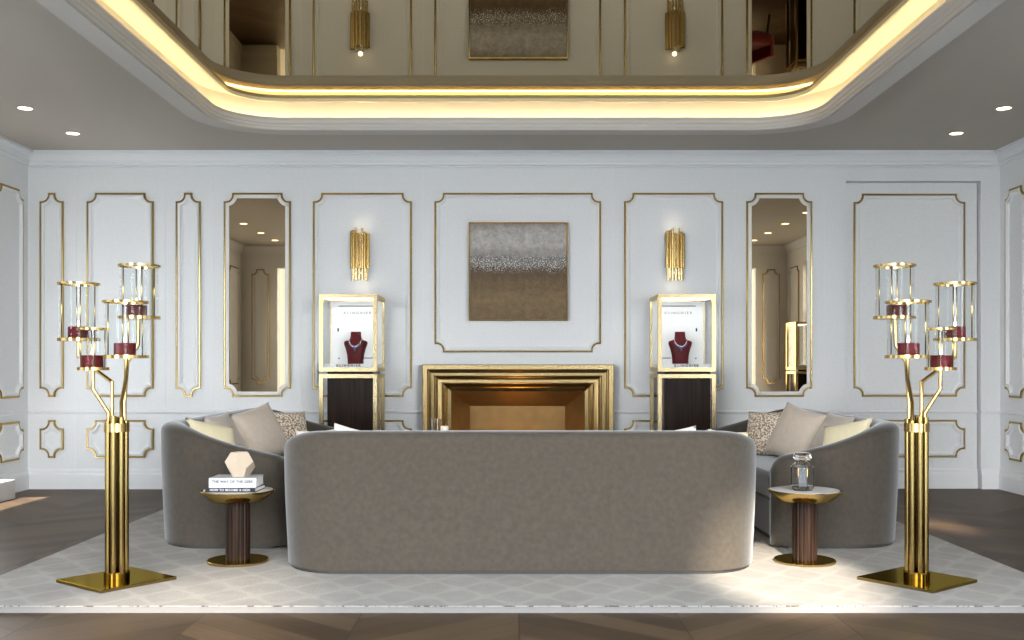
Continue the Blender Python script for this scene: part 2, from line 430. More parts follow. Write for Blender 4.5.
WIN = [(2.9, 4.9)]
DOORL = (6.9, 8.50, 2.35)
def side_wall(name, x0, x1, holes, label):
    ys = sorted({YR - 0.2, YB + 0.2} | {h[0] for h in holes} | {h[1] for h in holes}); z2 = sorted({0.0, HC + 0.2} | {h[2] for h in holes} | {h[3] for h in holes})
    mb = MB()
    for i in range(len(ys) - 1):
        for j in range(len(z2) - 1):
            cy, cz = (ys[i] + ys[i + 1]) / 2, (z2[j] + z2[j + 1]) / 2
            if any(h[0] < cy < h[1] and h[2] < cz < h[3] for h in holes): continue
            mb.box((x0, ys[i], z2[j]), (x1, ys[i + 1], z2[j + 1]))
    struct(mb, name, 'wall', label)
side_wall('wall_left', XL - 0.2, XL, [(2.9, 4.7, 0.0, 2.69), (DOORL[0], DOORL[1], 0.16, DOORL[2])], 'white panelled wall on the left')
side_wall('wall_right', XR, XR + 0.2, [(2.9, 4.7, 0.0, 2.69)], 'white panelled wall on the right')
OP = 3.84
mb = MB()
mb.box((XL - 0.2, YR - 0.2, 0), (-OP + XM, YR, HC + 0.2)); mb.box((OP + XM, YR - 0.2, 0), (XR + 0.2, YR, HC + 0.2)); mb.box((-OP + XM, YR - 0.2, 2.69), (OP + XM, YR, HC + 0.2))
struct(mb, 'wall_rear', 'wall', 'white wall with the wide glazed opening facing the fireplace')
struct(MB().box((XL - 0.2, YR - 0.2, -0.1), (XR + 0.2, YB + 0.8, 0)), 'floor', 'floor', 'dark oak chevron parquet floor', 'floor')
struct(MB().box((-14, -12, -0.2), (14, YR - 0.2, -0.02)), 'terrace', 'terrace', 'stone terrace outside the wide opening', 'terrace')

struct(MB().box((XL - 3.0, 6.83, 0), (XL - 0.2, 6.93, 3.24)), 'wall_sky_blocker', 'wall', 'added outer wall blocking sky light at the left doorway')  # unseen wall added to keep doorway sky light off the back wall
# window frames
def win_frame(name, side, y0, y1, z1, label):
    x0, x1 = (XL - 0.14, XL - 0.08) if side == 'left' else (XR + 0.08, XR + 0.14)
    mb = MB(); b = 0.06
    mb.box((x0, y0, 0), (x1, y0 + b, z1)); mb.box((x0, y1 - b, 0), (x1, y1, z1)); mb.box((x0, y0, z1 - b), (x1, y1, z1)); mb.box((x0, y0, 0), (x1, y1, 0.12))
    ym = (y0 + y1) / 2; mb.box((x0, ym - 0.04, 0), (x1, ym + 0.04, z1)); mb.box((x0, y0, 1.9), (x1, y1, 1.95))
    o = struct(mb, name, 'trim', label, 'window')
    xm = (x0 + x1) / 2
    MB().box((xm - 0.004, y0 + b, 0.12), (xm + 0.004, y1 - b, z1 - b)).build('pane', 'glass', o)
win_frame('window_1', 'left', 2.9, 4.7, 2.69, 'tall white framed window in the left wall, near the wide opening')
win_frame('window_2', 'right', 2.9, 4.7, 2.69, 'tall white framed window in the right wall, near the wide opening')
# skirting boards, chair rail, cornice : sweeps along the walls
def wall_run(name, prof, runs, mat, label, cat):
    """prof: list of (projection, z); runs: (side, u0, u1, shift)"""
    mb = MB()
    for side, u0, u1, dy in runs:
        mp = surf(side, dy)
        a = [mp(u0, z, h) for h, z in prof]; b = [mp(u1, z, h) for h, z in prof]
        vs = mb.quad_grid([a, b], close_v=True); mb.cap(vs[0]); mb.cap(vs[1])
    return struct(mb, name, mat, label, cat)
BASE = [(0, 0), (0.022, 0), (0.022, 0.125), (0.018, 0.14), (0.012, 0.145), (0.012, 0.165), (0.006, 0.18), (0, 0.182)]
zr = wz(412)
RAIL = [(0, zr - 0.014), (0.010, zr - 0.012), (0.016, zr - 0.004), (0.016, zr + 0.004), (0.010, zr + 0.012), (0, zr + 0.014)]
CORN = [(0, HC), (0.085, HC), (0.085, HC - 0.024), (0.060, HC - 0.026), (0.055, HC - 0.040), (0.046, HC - 0.046), (0.034, HC - 0.075), (0.03, HC - 0.09), (0.018, HC - 0.094), (0.018, HC - 0.115), (0.008, HC - 0.122), (0, HC - 0.124)]
FXA, FXB = wx(424), wx(612)
backruns = [('back', XL, FXA, 0), ('back', FXB, DR[0], 0), ('back', DR[0] + 0.002, DR[1] - 0.016, DD), ('back', DR[1], XR, 0)]
lr = [('left', YR, 2.9, 0), ('left', 4.7, DOORL[0], 0), ('left', DOORL[1], YB, 0)]; rr = [('right', YR, 2.9, 0), ('right', 4.7, YB, 0)]
rear = [('rear', XL, -OP + XM, 0), ('rear', OP + XM, XR, 0)]
wall_run('baseboard_back', BASE, backruns, 'trim', 'white stepped skirting board along the back wall', 'skirting board')
wall_run('baseboard_left', BASE, lr, 'trim', 'white stepped skirting board along the left wall', 'skirting board')
wall_run('baseboard_right', BASE, rr, 'trim', 'white stepped skirting board along the right wall', 'skirting board')
wall_run('baseboard_rear', BASE, rear, 'trim', 'white stepped skirting board beside the wide opening', 'skirting board')
def trims(prof, runs, mat, label, cat):
    trim_n[0] += 1; return wall_run(f'trim_{trim_n[0]}', prof, runs, mat, label, cat)
trims(RAIL, backruns, 'trim', 'slim white chair rail along the back wall', 'chair rail')
trims(RAIL, lr, 'trim', 'slim white chair rail along the left wall', 'chair rail')
trims(RAIL, rr, 'trim', 'slim white chair rail along the right wall', 'chair rail')
trims(CORN, [('back', XL, XR, 0)], 'trim', 'white cornice along the top of the back wall', 'cornice')
trims(CORN, [('left', YR, YB, 0)], 'trim', 'white cornice along the top of the left wall', 'cornice')
trims(CORN, [('right', YR, YB, 0)], 'trim', 'white cornice along the top of the right wall', 'cornice')
trims(CORN, [('rear', XL, XR, 0)], 'trim', 'white cornice above the wide opening', 'cornice')
zb = wz(167)
trims([(0, zb - 0.006), (0.006, zb - 0.003), (0.006, zb + 0.003), (0, zb + 0.006)], [('back', XL, XR, 0)], 'trim', 'fine white bead below the back cornice', 'bead moulding')
# fine vertical beads that split the back wall into bays
for px in (75.5, 164.5, 213, 301, 423, 613, 735, 824):
    u = wx(px); trim_n[0] += 1
    mb = MB()
    for (za, zt) in ((0.185, zr - 0.016), (zr + 0.016, zb - 0.008)):
        if px in (423, 613) and za < 0.2: continue
        mb.box((u - 0.006, YB - 0.003, za), (u + 0.006, YB, zt))
    struct(mb, f'trim_{trim_n[0]}', 'trim', 'fine white upright bead on the back wall', 'bead moulding')['group'] = 'upright beads of the back wall'

zt, zl = wz(193), wz(397)
ut, ul = wz(420), wz(458)
panel('back', wx(40), wx(64), zl, zt, 'narrow tall gold-edged panel nearest the left corner')
panel('back', wx(87), wx(154), zl, zt, 'wide tall gold-edged panel behind the left candelabra')
panel('back', wx(176), wx(201), zl, zt, 'narrow tall gold-edged panel left of the left wall mirror')
panel('back', wx(313), wx(412), zl, zt, 'tall gold-edged panel behind the left sconce')
panel('back', wx(434.5), wx(601), wz(352.5), zt, 'large gold-edged panel around the painting')
panel('back', wx(624), wx(723), zl, zt, 'tall gold-edged panel behind the right sconce')
panel('back', wx(855), wx(967), zl, zt, 'tall gold-edged panel on the jib door', dy=DD)
panel('back', wx(40), wx(64), ul, ut, 'small low gold-edged panel nearest the left corner')
panel('back', wx(87), wx(154), ul, ut, 'low gold-edged panel behind the left candelabra column')
panel('back', wx(176), wx(201), ul, ut, 'small low gold-edged panel behind the left sofa')
panel('back', wx(224), wx(291), ul, ut, 'low gold-edged panel under the left wall mirror')
panel('back', wx(313), wx(412), ul, ut, 'low gold-edged panel behind the left display case')
panel('back', wx(624), wx(723), ul, ut, 'low gold-edged panel behind the right display case')
panel('back', wx(746), wx(812), ul, ut, 'low gold-edged panel under the right wall mirror')
panel('back', wx(855), wx(967), ul, ut, 'low gold-edged panel on the jib door', dy=DD)
panel('left', 8.62, 9.09, zl, zt, 'tall gold-edged panel on the left wall')
panel('left', 8.62, 9.09, ul, ut, 'low gold-edged panel on the left wall')
panel('left', 2.15, 2.75, zl, zt, 'tall gold-edged panel of the left wall seen in the mirror')
panel('right', 8.72, 9.08, zl, zt, 'narrow tall gold-edged panel on the right wall')
panel('right', 8.72, 9.08, ul, ut, 'small low gold-edged panel on the right wall')
panel('left', 5.0, 6.7, zl, zt, 'wide tall gold-edged panel on the left wall beyond the picture')
panel('right', 6.8, 8.5, zl, zt, 'wide tall gold-edged panel on the right wall beyond the picture')
panel('right', 2.15, 2.7, zl, zt, 'tall gold-edged panel of the right wall seen in the mirror')
panel('rear', 3.98, 4.26, zl, zt, 'tall gold-edged panel right of the wide opening')
panel('rear', -4.22, -3.94, zl, zt, 'tall gold-edged panel left of the wide opening')

# ------------------------------------------------------------------ ceiling with the mirrored tray
RA, RY0, RY1, RC = 2.125, 2.55, 7.72, 0.34
Z0 = EYE
def tray_loop(o, n=10):
    a, y0, y1 = RA + o, RY0 - o, RY1 + o; r = RC + o
    P = []
    for cx, cy, a0 in ((XM + a - r, y0 + r, -PI / 2), (XM + a - r, y1 - r, 0), (XM - a + r, y1 - r, PI / 2), (XM - a + r, y0 + r, PI)):
        for i in range(n + 1): P.append((cx + r * math.cos(a0 + PI / 2 * i / n), cy + r * math.sin(a0 + PI / 2 * i / n)))
    return P
def tray_sweep(prof, close=True):
    mb = MB(); rows = [[(p[0], p[1], Z0 + z) for p in tray_loop(o)] for o, z in prof]
    mb.quad_grid(rows, close_u=close, close_v=True); return mb
mb = MB()
outer = [(XL - 0.2, YR - 0.2), (XR + 0.2, YR - 0.2), (XR + 0.2, YB + 0.2), (XL - 0.2, YB + 0.2)]
inner = tray_loop(0.28)
es = []
for loop in (outer, inner):
    vs = [mb.bm.verts.new((p[0], p[1], HC)) for p in loop]
    es += [mb.bm.edges.new((vs[i], vs[(i + 1) % len(vs)])) for i in range(len(vs))]
bmesh.ops.triangle_fill(mb.bm, use_beauty=True, use_dissolve=False, edges=es)
ce = struct(mb, 'ceiling', 'ceil', 'taupe painted ceiling around the mirrored tray', 'ceiling')
MB().box((XL - 0.2, YR - 0.2, HC + 0.2), (XR + 0.2, YB + 0.2, HC + 0.25)).build('ceiling_deck', 'ceil', ce)
# moulded border: flange, groove, curved lip, cove pocket
prof = [(0.295, 1.945), (0.295, 1.83), (0.289, 1.824), (0.146, 1.824), (0.143, 1.834), (0.135, 1.834), (0.132, 1.822), (0.126, 1.826), (0.122, 1.842), (0.116, 1.846),
        (0.113, 1.866), (0.107, 1.870), (0.104, 1.892), (0.098, 1.898), (0.094, 1.910), (0.100, 1.915), (0.245, 1.915), (0.245, 2.08), (0.0, 2.08), (0.0, 2.10), (0.295, 2.10)]
trim_n[0] += 1
border = struct(tray_sweep(prof), f'trim_{trim_n[0]}', 'ceil_trim', 'stepped oval-cornered moulding around the mirrored ceiling tray', 'ceiling moulding')
border.data.polygons.foreach_set('use_smooth', [True] * len(border.data.polygons)); border.data.set_sharp_from_angle(angle=R(28))
led = tray_sweep([(0.230, 1.9155), (0.230, 1.922), (0.212, 1.922), (0.212, 1.9155)]).build('led_strip', 'led', border)
trim_n[0] += 1
struct(tray_sweep([(0.0, 2.075), (0.0, 2.011), (0.003, 2.008), (0.015, 2.008), (0.018, 2.011), (0.018, 2.075)]), f'trim_{trim_n[0]}', 'rim', 'slim bronze rim around the ceiling mirror', 'ceiling moulding')
mb = MB(); lp = tray_loop(-0.0005)
vs = [mb.bm.verts.new((p[0], p[1], Z0 + 2.033)) for p in lp]; mb.bm.faces.new(vs)
vs = [mb.bm.verts.new((p[0], p[1], Z0 + 2.043)) for p in lp]; mb.bm.faces.new(vs)
cm = mb.build('ceiling_mirror', 'ceil_mirror'); tag(cm, 'large smoked mirror filling the ceiling tray', 'mirror', kind='structure')

# downlights
dl = [(-1, 8.45, 'far', ), (-1, 7.63, 'near'), (1, 8.45, 'far'), (1, 7.63, 'near'), (-1, 4.6, ''), (-1, 3.65, ''), (-1, 2.8, ''), (1, 4.6, ''), (1, 3.65, ''), (1, 2.8, ''), (-1, 5.6, ''), (1, 5.6, '')]
for s, y, nm in dl:
    side = 'left' if s < 0 else 'right'
    lab = {'far': f'round ceiling downlight at {side}, the one closer to the back wall', 'near': f'round ceiling downlight at {side}, the one farther from the back wall',
           '': f'round ceiling downlight on the {side} seen only in the wall mirror'}[nm]
    t = thing('downlight', lab, 'ceiling light', (s * 3.66, y, HC), group='ceiling downlights')
    MB().lathe([(0.058, 0), (0.062, -0.004), (0.052, -0.006), (0.050, -0.001)], close=True, seg=32).build('bezel', 'ceil_trim', t, smooth=True)
    MB().lathe([(0.0, -0.0025), (0.0502, -0.0025)], seg=32).build('lens', 'lamp', t)

# ------------------------------------------------------------------ wall mirrors, painting, sconces
def wall_mirror(p0, p1, label):
    t = thing('wall_mirror', label, 'mirror', ((wx(p0) + wx(p1)) / 2, YB, zl), group='bronze wall mirrors')
    poly = notched(wx(p0), wx(p1), zl, zt, 0.075, 0.02); mp = surf('back')
    inv = Matrix.Translation(-Vector(t.location))
    ring(poly, GOLD_PROF, mp).build('gold_edge', 'gold_strip', t, mw=inv)
    ring(poly, [(0.0171, 0), (0.0171, 0.012), (0.024, 0.018), (0.044, 0.018), (0.05, 0.012), (0.05, 0.0)], mp).build('cream_frame', 'cream_trim', t, mw=inv)
    g = offset_poly(poly, 0.0495); mb = MB()
    a = [mb.bm.verts.new(mp(p[0], p[1], 0.010)) for p in g]; b = [mb.bm.verts.new(mp(p[0], p[1], 0.002)) for p in g]
    mb.bm.faces.new(a); mb.bm.faces.new(b[::-1])
    for i in range(len(g)): mb.bm.faces.new((a[i], a[(i + 1) % len(g)], b[(i + 1) % len(g)], b[i]))
    mb.build('mirror_glass', 'mirror', t, mw=inv)
wall_mirror(224, 291, 'tall bronze wall mirror with notched frame left of the fireplace')
wall_mirror(746, 812, 'tall bronze wall mirror with notched frame right of the fireplace')

t = thing('painting', 'square abstract painting in grey and brown above the fireplace', 'painting', (wx(518), YB, wz(321)))
x0, x1, z0, z1 = wx(469) - wx(518), wx(567.5) - wx(518), 0.0, wz(223) - wz(321)
MB().box((x0 + 0.013, -0.045, z0 + 0.013), (x1 - 0.013, -0.006, z1 - 0.013)).build('canvas', 'painting', t)
mb = MB(); f = 0.010
mb.box((x0, -0.055, z0), (x0 + f, 0, z1)); mb.box((x1 - f, -0.055, z0), (x1, 0, z1)); mb.box((x0 + f, -0.055, z0), (x1 - f, 0, z0 + f)); mb.box((x0 + f, -0.055, z1 - f), (x1 - f, 0, z1))
mb.build('picture_frame', 'gold', t)

def sconce(px, label):
    t = thing('wall_sconce', label, 'wall lamp', (wx(px), YB, wz(255)), group='brass wall sconces')
    MB().box((-0.045, -0.018, -0.13), (0.045, 0, 0.13)).build('back_plate', 'gold', t, bevel=0.004)
    rnd = random.Random(3)
    n = 8
    for k in range(n):
        a = PI * k / (n - 1)
        x, y = 0.076 * math.cos(a), -0.03 - 0.066 * math.sin(a)
        top = 0.195 + rnd.uniform(-0.02, 0.02); bot = -0.122 - rnd.uniform(0.0, 0.006)
        MB().lathe([(0.0125, bot), (0.0125, top), (0.0105, top), (0.0105, bot)], (x, y, 0), seg=16, close=True).build('tube', 'gold', t, auto=40)
    for k in range(7):
        a = PI * (k + 0.5) / 7
        x, y = 0.064 * math.cos(a), -0.03 - 0.052 * math.sin(a)
        top = 0.20 + (0.035 if k in (2, 4) else -0.01); bot = -0.215 - rnd.uniform(0.0, 0.03)
        MB().lathe([(0.0105, bot), (0.0105, top), (0.009, top), (0.009, bot)], (x, y, 0), seg=16, close=True).build('inner_tube', 'pale_gold', t, auto=40)
    for z in (-0.165, 0.165):
        MB().lathe([(0.0, z - 0.012), (0.012, z - 0.006), (0.012, z + 0.006), (0.0, z + 0.012)], (0.0, -0.048, 0), seg=12).build('bulb', 'bulb', t, smooth=True)
    return t
sconce(360.5, 'brass tube wall sconce above the left display case')
sconce(674.5, 'brass tube wall sconce above the right display case')

# ------------------------------------------------------------------ fireplace
def fireplace():
    X0, X1, ZT = wx(424), wx(612), wz(364.5)
    t = thing('fireplace', 'gold stepped fireplace surround with a glowing bronze firebox', 'fireplace', (XM, YB, 0))
    inv = Matrix.Translation(-Vector(t.location))
    prof = [(0, 0.0), (0, 0.17), (0.006, 0.176), (0.042, 0.176), (0.048, 0.168), (0.050, 0.135), (0.058, 0.130), (0.066, 0.115), (0.075, 0.108), (0.100, 0.106), (0.104, 0.100), (0.106, 0.080),
            (0.116, 0.074), (0.128, 0.056), (0.140, 0.050), (0.166, 0.048), (0.172, 0.040), (0.176, 0.020), (0.196, 0.006), (0.212, -0.02), (0.243, -0.035)]
    rows = []
    for o, h in prof:
        rows.append([(X0 + o, YB - h, 0.0), (X0 + o, YB - h, ZT - o), (X1 - o, YB - h, ZT - o), (X1 - o, YB - h, 0.0)])
    MB().__class__
    mb = MB(); mb.quad_grid(rows); mb.build('surround', 'fire_gold', t, mw=inv, auto=24)
    # splayed firebox lining
    yb = 9.70; a0, a1, az = X0 + 0.243, X1 - 0.243, ZT - 0.243
    b0, b1, bz = at(470, 0, yb).x, at(565, 0, yb).x, at(0, 406, yb).z
    ya = YB + 0.034
    mb = MB(); v = [mb.bm.verts.new(p) for p in ((a0, ya, 0.004), (a0, ya, az), (a1, ya, az), (a1, ya, 0.004), (b0, yb, 0.004), (b0, yb, bz), (b1, yb, bz), (b1, yb, 0.004))]
    for f in ((0, 1, 5, 4), (1, 2, 6, 5), (2, 3, 7, 6), (4, 5, 6, 7), (0, 4, 7, 3)): mb.bm.faces.new([v[i] for i in f])
    mb.build('firebox', 'bronze', t, mw=inv)
    MB().box((-0.36, 0.18, 0.006), (0.36, 0.36, 0.06)).build('burner', 'black', t, bevel=0.005)
    f = thing('fire', 'low orange flames on the burner inside the firebox', 'fire', (XM, YB + 0.27, 0.06))
    rnd = random.Random(5)
    for k in range(9):
        x = -0.28 + 0.07 * k; h = rnd.uniform(0.16, 0.30); lean = rnd.uniform(-0.03, 0.03)
        mb = MB(); rows = []
        for i in range(9):
            s = i / 8; rr_ = 0.03 * math.sin(PI * (0.12 + 0.88 * s)) ** 0.8 * (1 - 0.35 * s) + 0.0005
            rows.append([(x + lean * s * s + rr_ * math.cos(2 * PI * q / 10), rnd.uniform(-0.001, 0.001) + rr_ * math.sin(2 * PI * q / 10), h * s) for q in range(10)])
        mb.quad_grid(rows, close_v=True); mb.build('flame', 'fire', f, smooth=True)
fireplace()

# ------------------------------------------------------------------ rug
RX0, RX1, RYN, RYF = -2.65, 2.66, 4.555, 8.45
t = thing('rug', 'large cream rug with a faint trellis pattern under the sofas', 'rug', ((RX0 + RX1) / 2, (RYN + RYF) / 2, 0))
hx, hy = (RX1 - RX0) / 2, (RYF - RYN) / 2
MB().box((-hx + 0.012, -hy + 0.012, 0.0015), (hx - 0.012, hy - 0.012, RUG)).build('pile', 'rug', t)
mb = MB(); e = 0.012
for a, b in (((-hx, -hy, 0.0012), (hx, -hy + e, RUG - 0.003)), ((-hx, hy - e, 0.0012), (hx, hy, RUG - 0.003)), ((-hx, -hy + e, 0.0012), (-hx + e, hy - e, RUG - 0.003)), ((hx - e, -hy + e, 0.0012), (hx, hy - e, RUG - 0.003))): mb.box(a, b)
mb.build('binding', 'binding', t)
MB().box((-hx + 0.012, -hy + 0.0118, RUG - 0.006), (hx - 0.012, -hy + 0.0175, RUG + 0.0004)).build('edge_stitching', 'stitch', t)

# ------------------------------------------------------------------ sofas
SL, SD, SW, SR = 2.57, 0.85, 0.075, 0.36      # length, depth, half thickness, back corner radius
def lerp_tab(tab, x):
    for (a, va), (b, vb) in zip(tab, tab[1:]):
        if x <= b:
            u = max(0.0, (x - a) / (b - a)); return va + (vb - va) * u
    return tab[-1][1]
HT = [(-0.1, 0.745), (0.02, 0.745), (0.10, 0.738), (0.18, 0.718), (0.26, 0.690), (0.34, 0.658), (0.44, 0.622), (0.55, 0.592), (0.66, 0.568), (0.76, 0.546), (0.88, 0.515)]
def smooth_h(x): return sum(lerp_tab(HT, x + d) for d in (-0.08, -0.04, 0, 0.04, 0.08)) / 5
def sofa(label, loc, rz):
    t = thing('sofa', label, 'sofa', loc, rz, group='curved taupe velvet sofas')
    path = []                                  # centre line: (x, y, outward nx, ny)
    xo, w, r = SL / 2 - SW, SW, SR - SW
    n1 = 26; yend = SD - 0.005
    for i in range(n1): path.append((-xo, yend + (SW + r - yend) * (i / n1) ** 1.0, -1, 0))
    for i in range(15):
        a = PI + PI / 2 * i / 14; path.append((-xo + r + r * math.cos(a), SW + r + r * math.sin(a), math.cos(a), math.sin(a)))
    for i in range(1, 12): path.append((-xo + r + (2 * xo - 2 * r) * i / 12, SW, 0, -1))
    for i in range(15):
        a = -PI / 2 + PI / 2 * i / 14; path.append((xo - r + r * math.cos(a), SW + r + r * math.sin(a), math.cos(a), math.sin(a)))
    for i in range(1, n1 + 1): path.append((xo, SW + r + (yend - SW - r) * i / n1, 1, 0))
    rows = []
    for (x, y, nx, ny) in path:
        e = SD - y; re = 0.085
        u = min(1.0, max(0.0, e / re)); q = math.sqrt(max(0.0, 1 - (1 - u) ** 2))
        ww = max(0.004, w * q); H = smooth_h(y - 0.02) - 0.10 * (1 - q)
        row = []
        zb = 0.018; k0 = 8
        for i in range(k0):                       # outer face, tucked in below
            s = i / (k0 - 1); z = zb + (H - 0.06 - zb) * s
            row.append((ww - 0.024 * (1 - s) ** 1.6 * (q), z))
        for i in range(1, 12):
            a = PI * i / 12; row.append((ww * math.cos(a), H - 0.06 + 0.06 * math.sin(a) ** 0.8))
        for i in range(k0): row.append((-ww, H - 0.06 - (H - 0.06 - zb) * i / (k0 - 1)))
        rows.append([(x + nx * o, y + ny * o, z) for o, z in row])
    mb = MB(); vs = mb.quad_grid(rows); mb.cap(vs[0]); mb.cap(vs[-1][::-1])
    mb.build('backrest_shell', 'velvet', t, smooth=True, auto=60)
    def inner(y0, y1, hx, rb, rf, n=8):
        P = []
        for cx, cy, a0, rr_ in ((hx - rb, y0 + rb, -PI / 2, rb), (hx - rf, y1 - rf, 0, rf), (-hx + rf, y1 - rf, PI / 2, rf), (-hx + rb, y0 + rb, PI, rb)):
            for i in range(n + 1): P.append((cx + rr_ * math.cos(a0 + PI / 2 * i / n), cy + rr_ * math.sin(a0 + PI / 2 * i / n)))
        return P
    hx = SL / 2 - 2 * SW + 0.004
    MB().prism(inner(2 * SW - 0.004, SD - 0.045, hx, SR - 2 * SW, 0.03), 0.035, 0.265).build('seat_base', 'velvet', t, auto=40, bevel=0.012)
    MB().prism(inner(2 * SW - 0.004, SD - 0.02, hx, SR - 2 * SW, 0.05), 0.270, 0.425).build('seat_cushion', 'velvet', t, auto=40, bevel=0.035, bseg=4)
    MB().prism(inner(0.036, SD - 0.075, SL / 2 - 0.036, SR - 0.036, 0.05), 0.0, 0.045).build('plinth', 'black', t)
    return t
SX, SYN = 0.031, 5.232
sofa('taupe velvet sofa with its long curved back to the viewer', (SX, SYN, RUG), 0)
XB_L, XB_R, SIDE_Y = -2.175, 2.365, 5.975 + SL / 2
sofa('taupe velvet sofa at left, facing right, beside the book table', (XB_L, SIDE_Y, RUG), -PI / 2)
sofa('taupe velvet sofa at right, facing left, beside the bottle table', (XB_R, SIDE_Y, RUG), PI / 2)

def cushion(label, mat, loc, size, yaw, lean, roll=0.0, thick=0.07, group=None):
    mb = MB(); n = 18; s = size / 2
    for side in (-1, 1):
        rows = []
        for i in range(n + 1):
            row = []
            for j in range(n + 1):
                u, v = -1 + 2 * i / n, -1 + 2 * j / n
                b = max(0.0, (1 - abs(u) ** 2.6) * (1 - abs(v) ** 2.6))
                th = thick * b ** 0.55
                pin = 0.07
                x = u * s * (1 - pin * (1 - v * v) * abs(u) ** 1.5 * 1.0); z = v * s * (1 - pin * (1 - u * u) * abs(v) ** 1.5)
                row.append((x, side * th, z))
            rows.append(row)
        mb.quad_grid(rows)
    o = mb.build('cushion', mat, smooth=True)
    o.matrix_world = Matrix.Translation(loc) @ Matrix.Rotation(R(yaw), 4, 'Z') @ Matrix.Rotation(R(-lean), 4, 'X') @ Matrix.Rotation(R(roll), 4, 'Y')
    tag(o, label, 'cushion', group)
    return o
for s, side in ((1, 'left'), (-1, 'right')):
    def pos(px, py, d):
        p = at(px, py, d)
        if s < 0: p.x = 2 * 0.0925 - p.x
        return p
    g = f'cushions on the {side} sofa'
    cushion(f'large plain beige cushion standing on the {side} sofa', 'beige', pos(261.5, 433.5, 6.95), 0.385, s * 57, 24, s * -12, 0.07, g)
    cushion(f'speckled brown and cream cushion on the {side} sofa', 'speckle', pos(289, 434, 7.45), 0.345, s * 50, 16, s * 3, 0.065, g)
    cushion(f'greige cushion leaning behind the yellow one on the {side} sofa', 'greige', pos(227, 438, 6.72), 0.35, s * 78, 26, s * -4, 0.06, g)
    cushion(f'pale yellow cushion in the near corner of the {side} sofa', 'yellow', pos(213, 446, 6.44), 0.35, s * 55, 30, s * 14, 0.06, g)
g = 'cushions on the sofa facing the fireplace'
cushion('ivory cushion whose tip shows left of middle above the long sofa back', 'offwhite', Vector((-0.85, 5.535, 0.612)), 0.32, 180, 12, -13, 0.06, g)
cushion('ivory cushion whose tip shows right of middle above the long sofa back', 'offwhite', Vector((0.845, 5.535, 0.607)), 0.32, 180, 12, 9, 0.06, g)
cushion('cream cushion at the left end of the long sofa', 'offwhite', Vector((-1.06, 5.60, 0.606)), 0.31, 150, 10, 4, 0.06, g)
cushion('pale yellow cushion at the right end of the long sofa', 'yellow', Vector((1.15, 5.60, 0.606)), 0.30, -150, 10, -5, 0.06, g)

# ------------------------------------------------------------------ side tables and what stands on them
def side_table(px, label):
    p = at(px, 0, 5.61); t = thing('side_table', label, 'side table', (p.x, 5.61, RUG), group='brass side tables')
    MB().lathe([(0.0, 0), (0.164, 0), (0.166, 0.003), (0.166, 0.011), (0.162, 0.015), (0.0, 0.016)], seg=64).build('table_base', 'gold', t, auto=35)
    mb = MB(); n = 64; rows = []
    for z in (0.015, 0.345):
        rows.append([((0.066 - (0.0035 if (k % 4) == 0 else 0.0)) * math.cos(2 * PI * k / n), (0.066 - (0.0035 if (k % 4) == 0 else 0.0)) * math.sin(2 * PI * k / n), z) for k in range(n)])
    mb.quad_grid(rows, close_v=True); mb.build('column', 'wood', t)
    MB().lathe([(0.0, 0.337), (0.138, 0.337), (0.146, 0.340), (0.197, 0.386), (0.200, 0.392), (0.1985, 0.395), (0.187, 0.395), (0.187, 0.390), (0.0, 0.389)], seg=72).build('tray', 'gold', t, auto=35)
    MB().lathe([(0.0, 0.388), (0.1865, 0.388), (0.1865, 0.3955), (0.0, 0.3955)], seg=72).build('marble_top', 'marble', t, auto=35)
    return t
side_table(238, 'round brass side table beside the left sofa, carrying books')
side_table(804.7, 'round brass side table beside the right sofa, carrying a glass bottle')
TT = RUG + 0.3955
tx = at(238, 0, 5.61).x
def book(label, x, y, z, w, d, h, rz, cover, title, tmat, tsize, spine_bg=None):
    t = thing('book', label, 'book', (x, y, z), rz, 'books on the left side table')
    c = 0.0035
    mb = MB(); mb.box((-w / 2, -d / 2, 0), (w / 2, d / 2, c)); mb.box((-w / 2, -d / 2, h - c), (w / 2, d / 2, h)); mb.box((-w / 2, -d / 2, c), (w / 2, -d / 2 + c, h - c))
    mb.build('cover', cover, t)
    MB().box((-w / 2 + 0.004, -d / 2 + c, c), (w / 2 - 0.004, d / 2 - 0.004, h - c)).build('pages', 'paper', t)
    text_obj(title, tsize, tmat, t, Matrix.Translation((0, -d / 2 - 0.0006, h * (0.5 if h < 0.03 else 0.62))) @ UPRIGHT, 'title', spacing=1.06, bold=0.0003 if h < 0.03 else 0.0007)
book('dark book with white title lying under the white book', tx - 0.006, 5.61 - 0.022, TT, 0.272, 0.20, 0.024, R(-2), 'dark', 'HOW TO BECOME A GEEK', 'white', 0.0175)
book('thick white book lying on top of the dark book', tx - 0.0, 5.61 - 0.022, TT + 0.024, 0.254, 0.19, 0.052, R(1.5), 'white', 'THE WAY OF THE GEEK', 'ink_light', 0.0195)

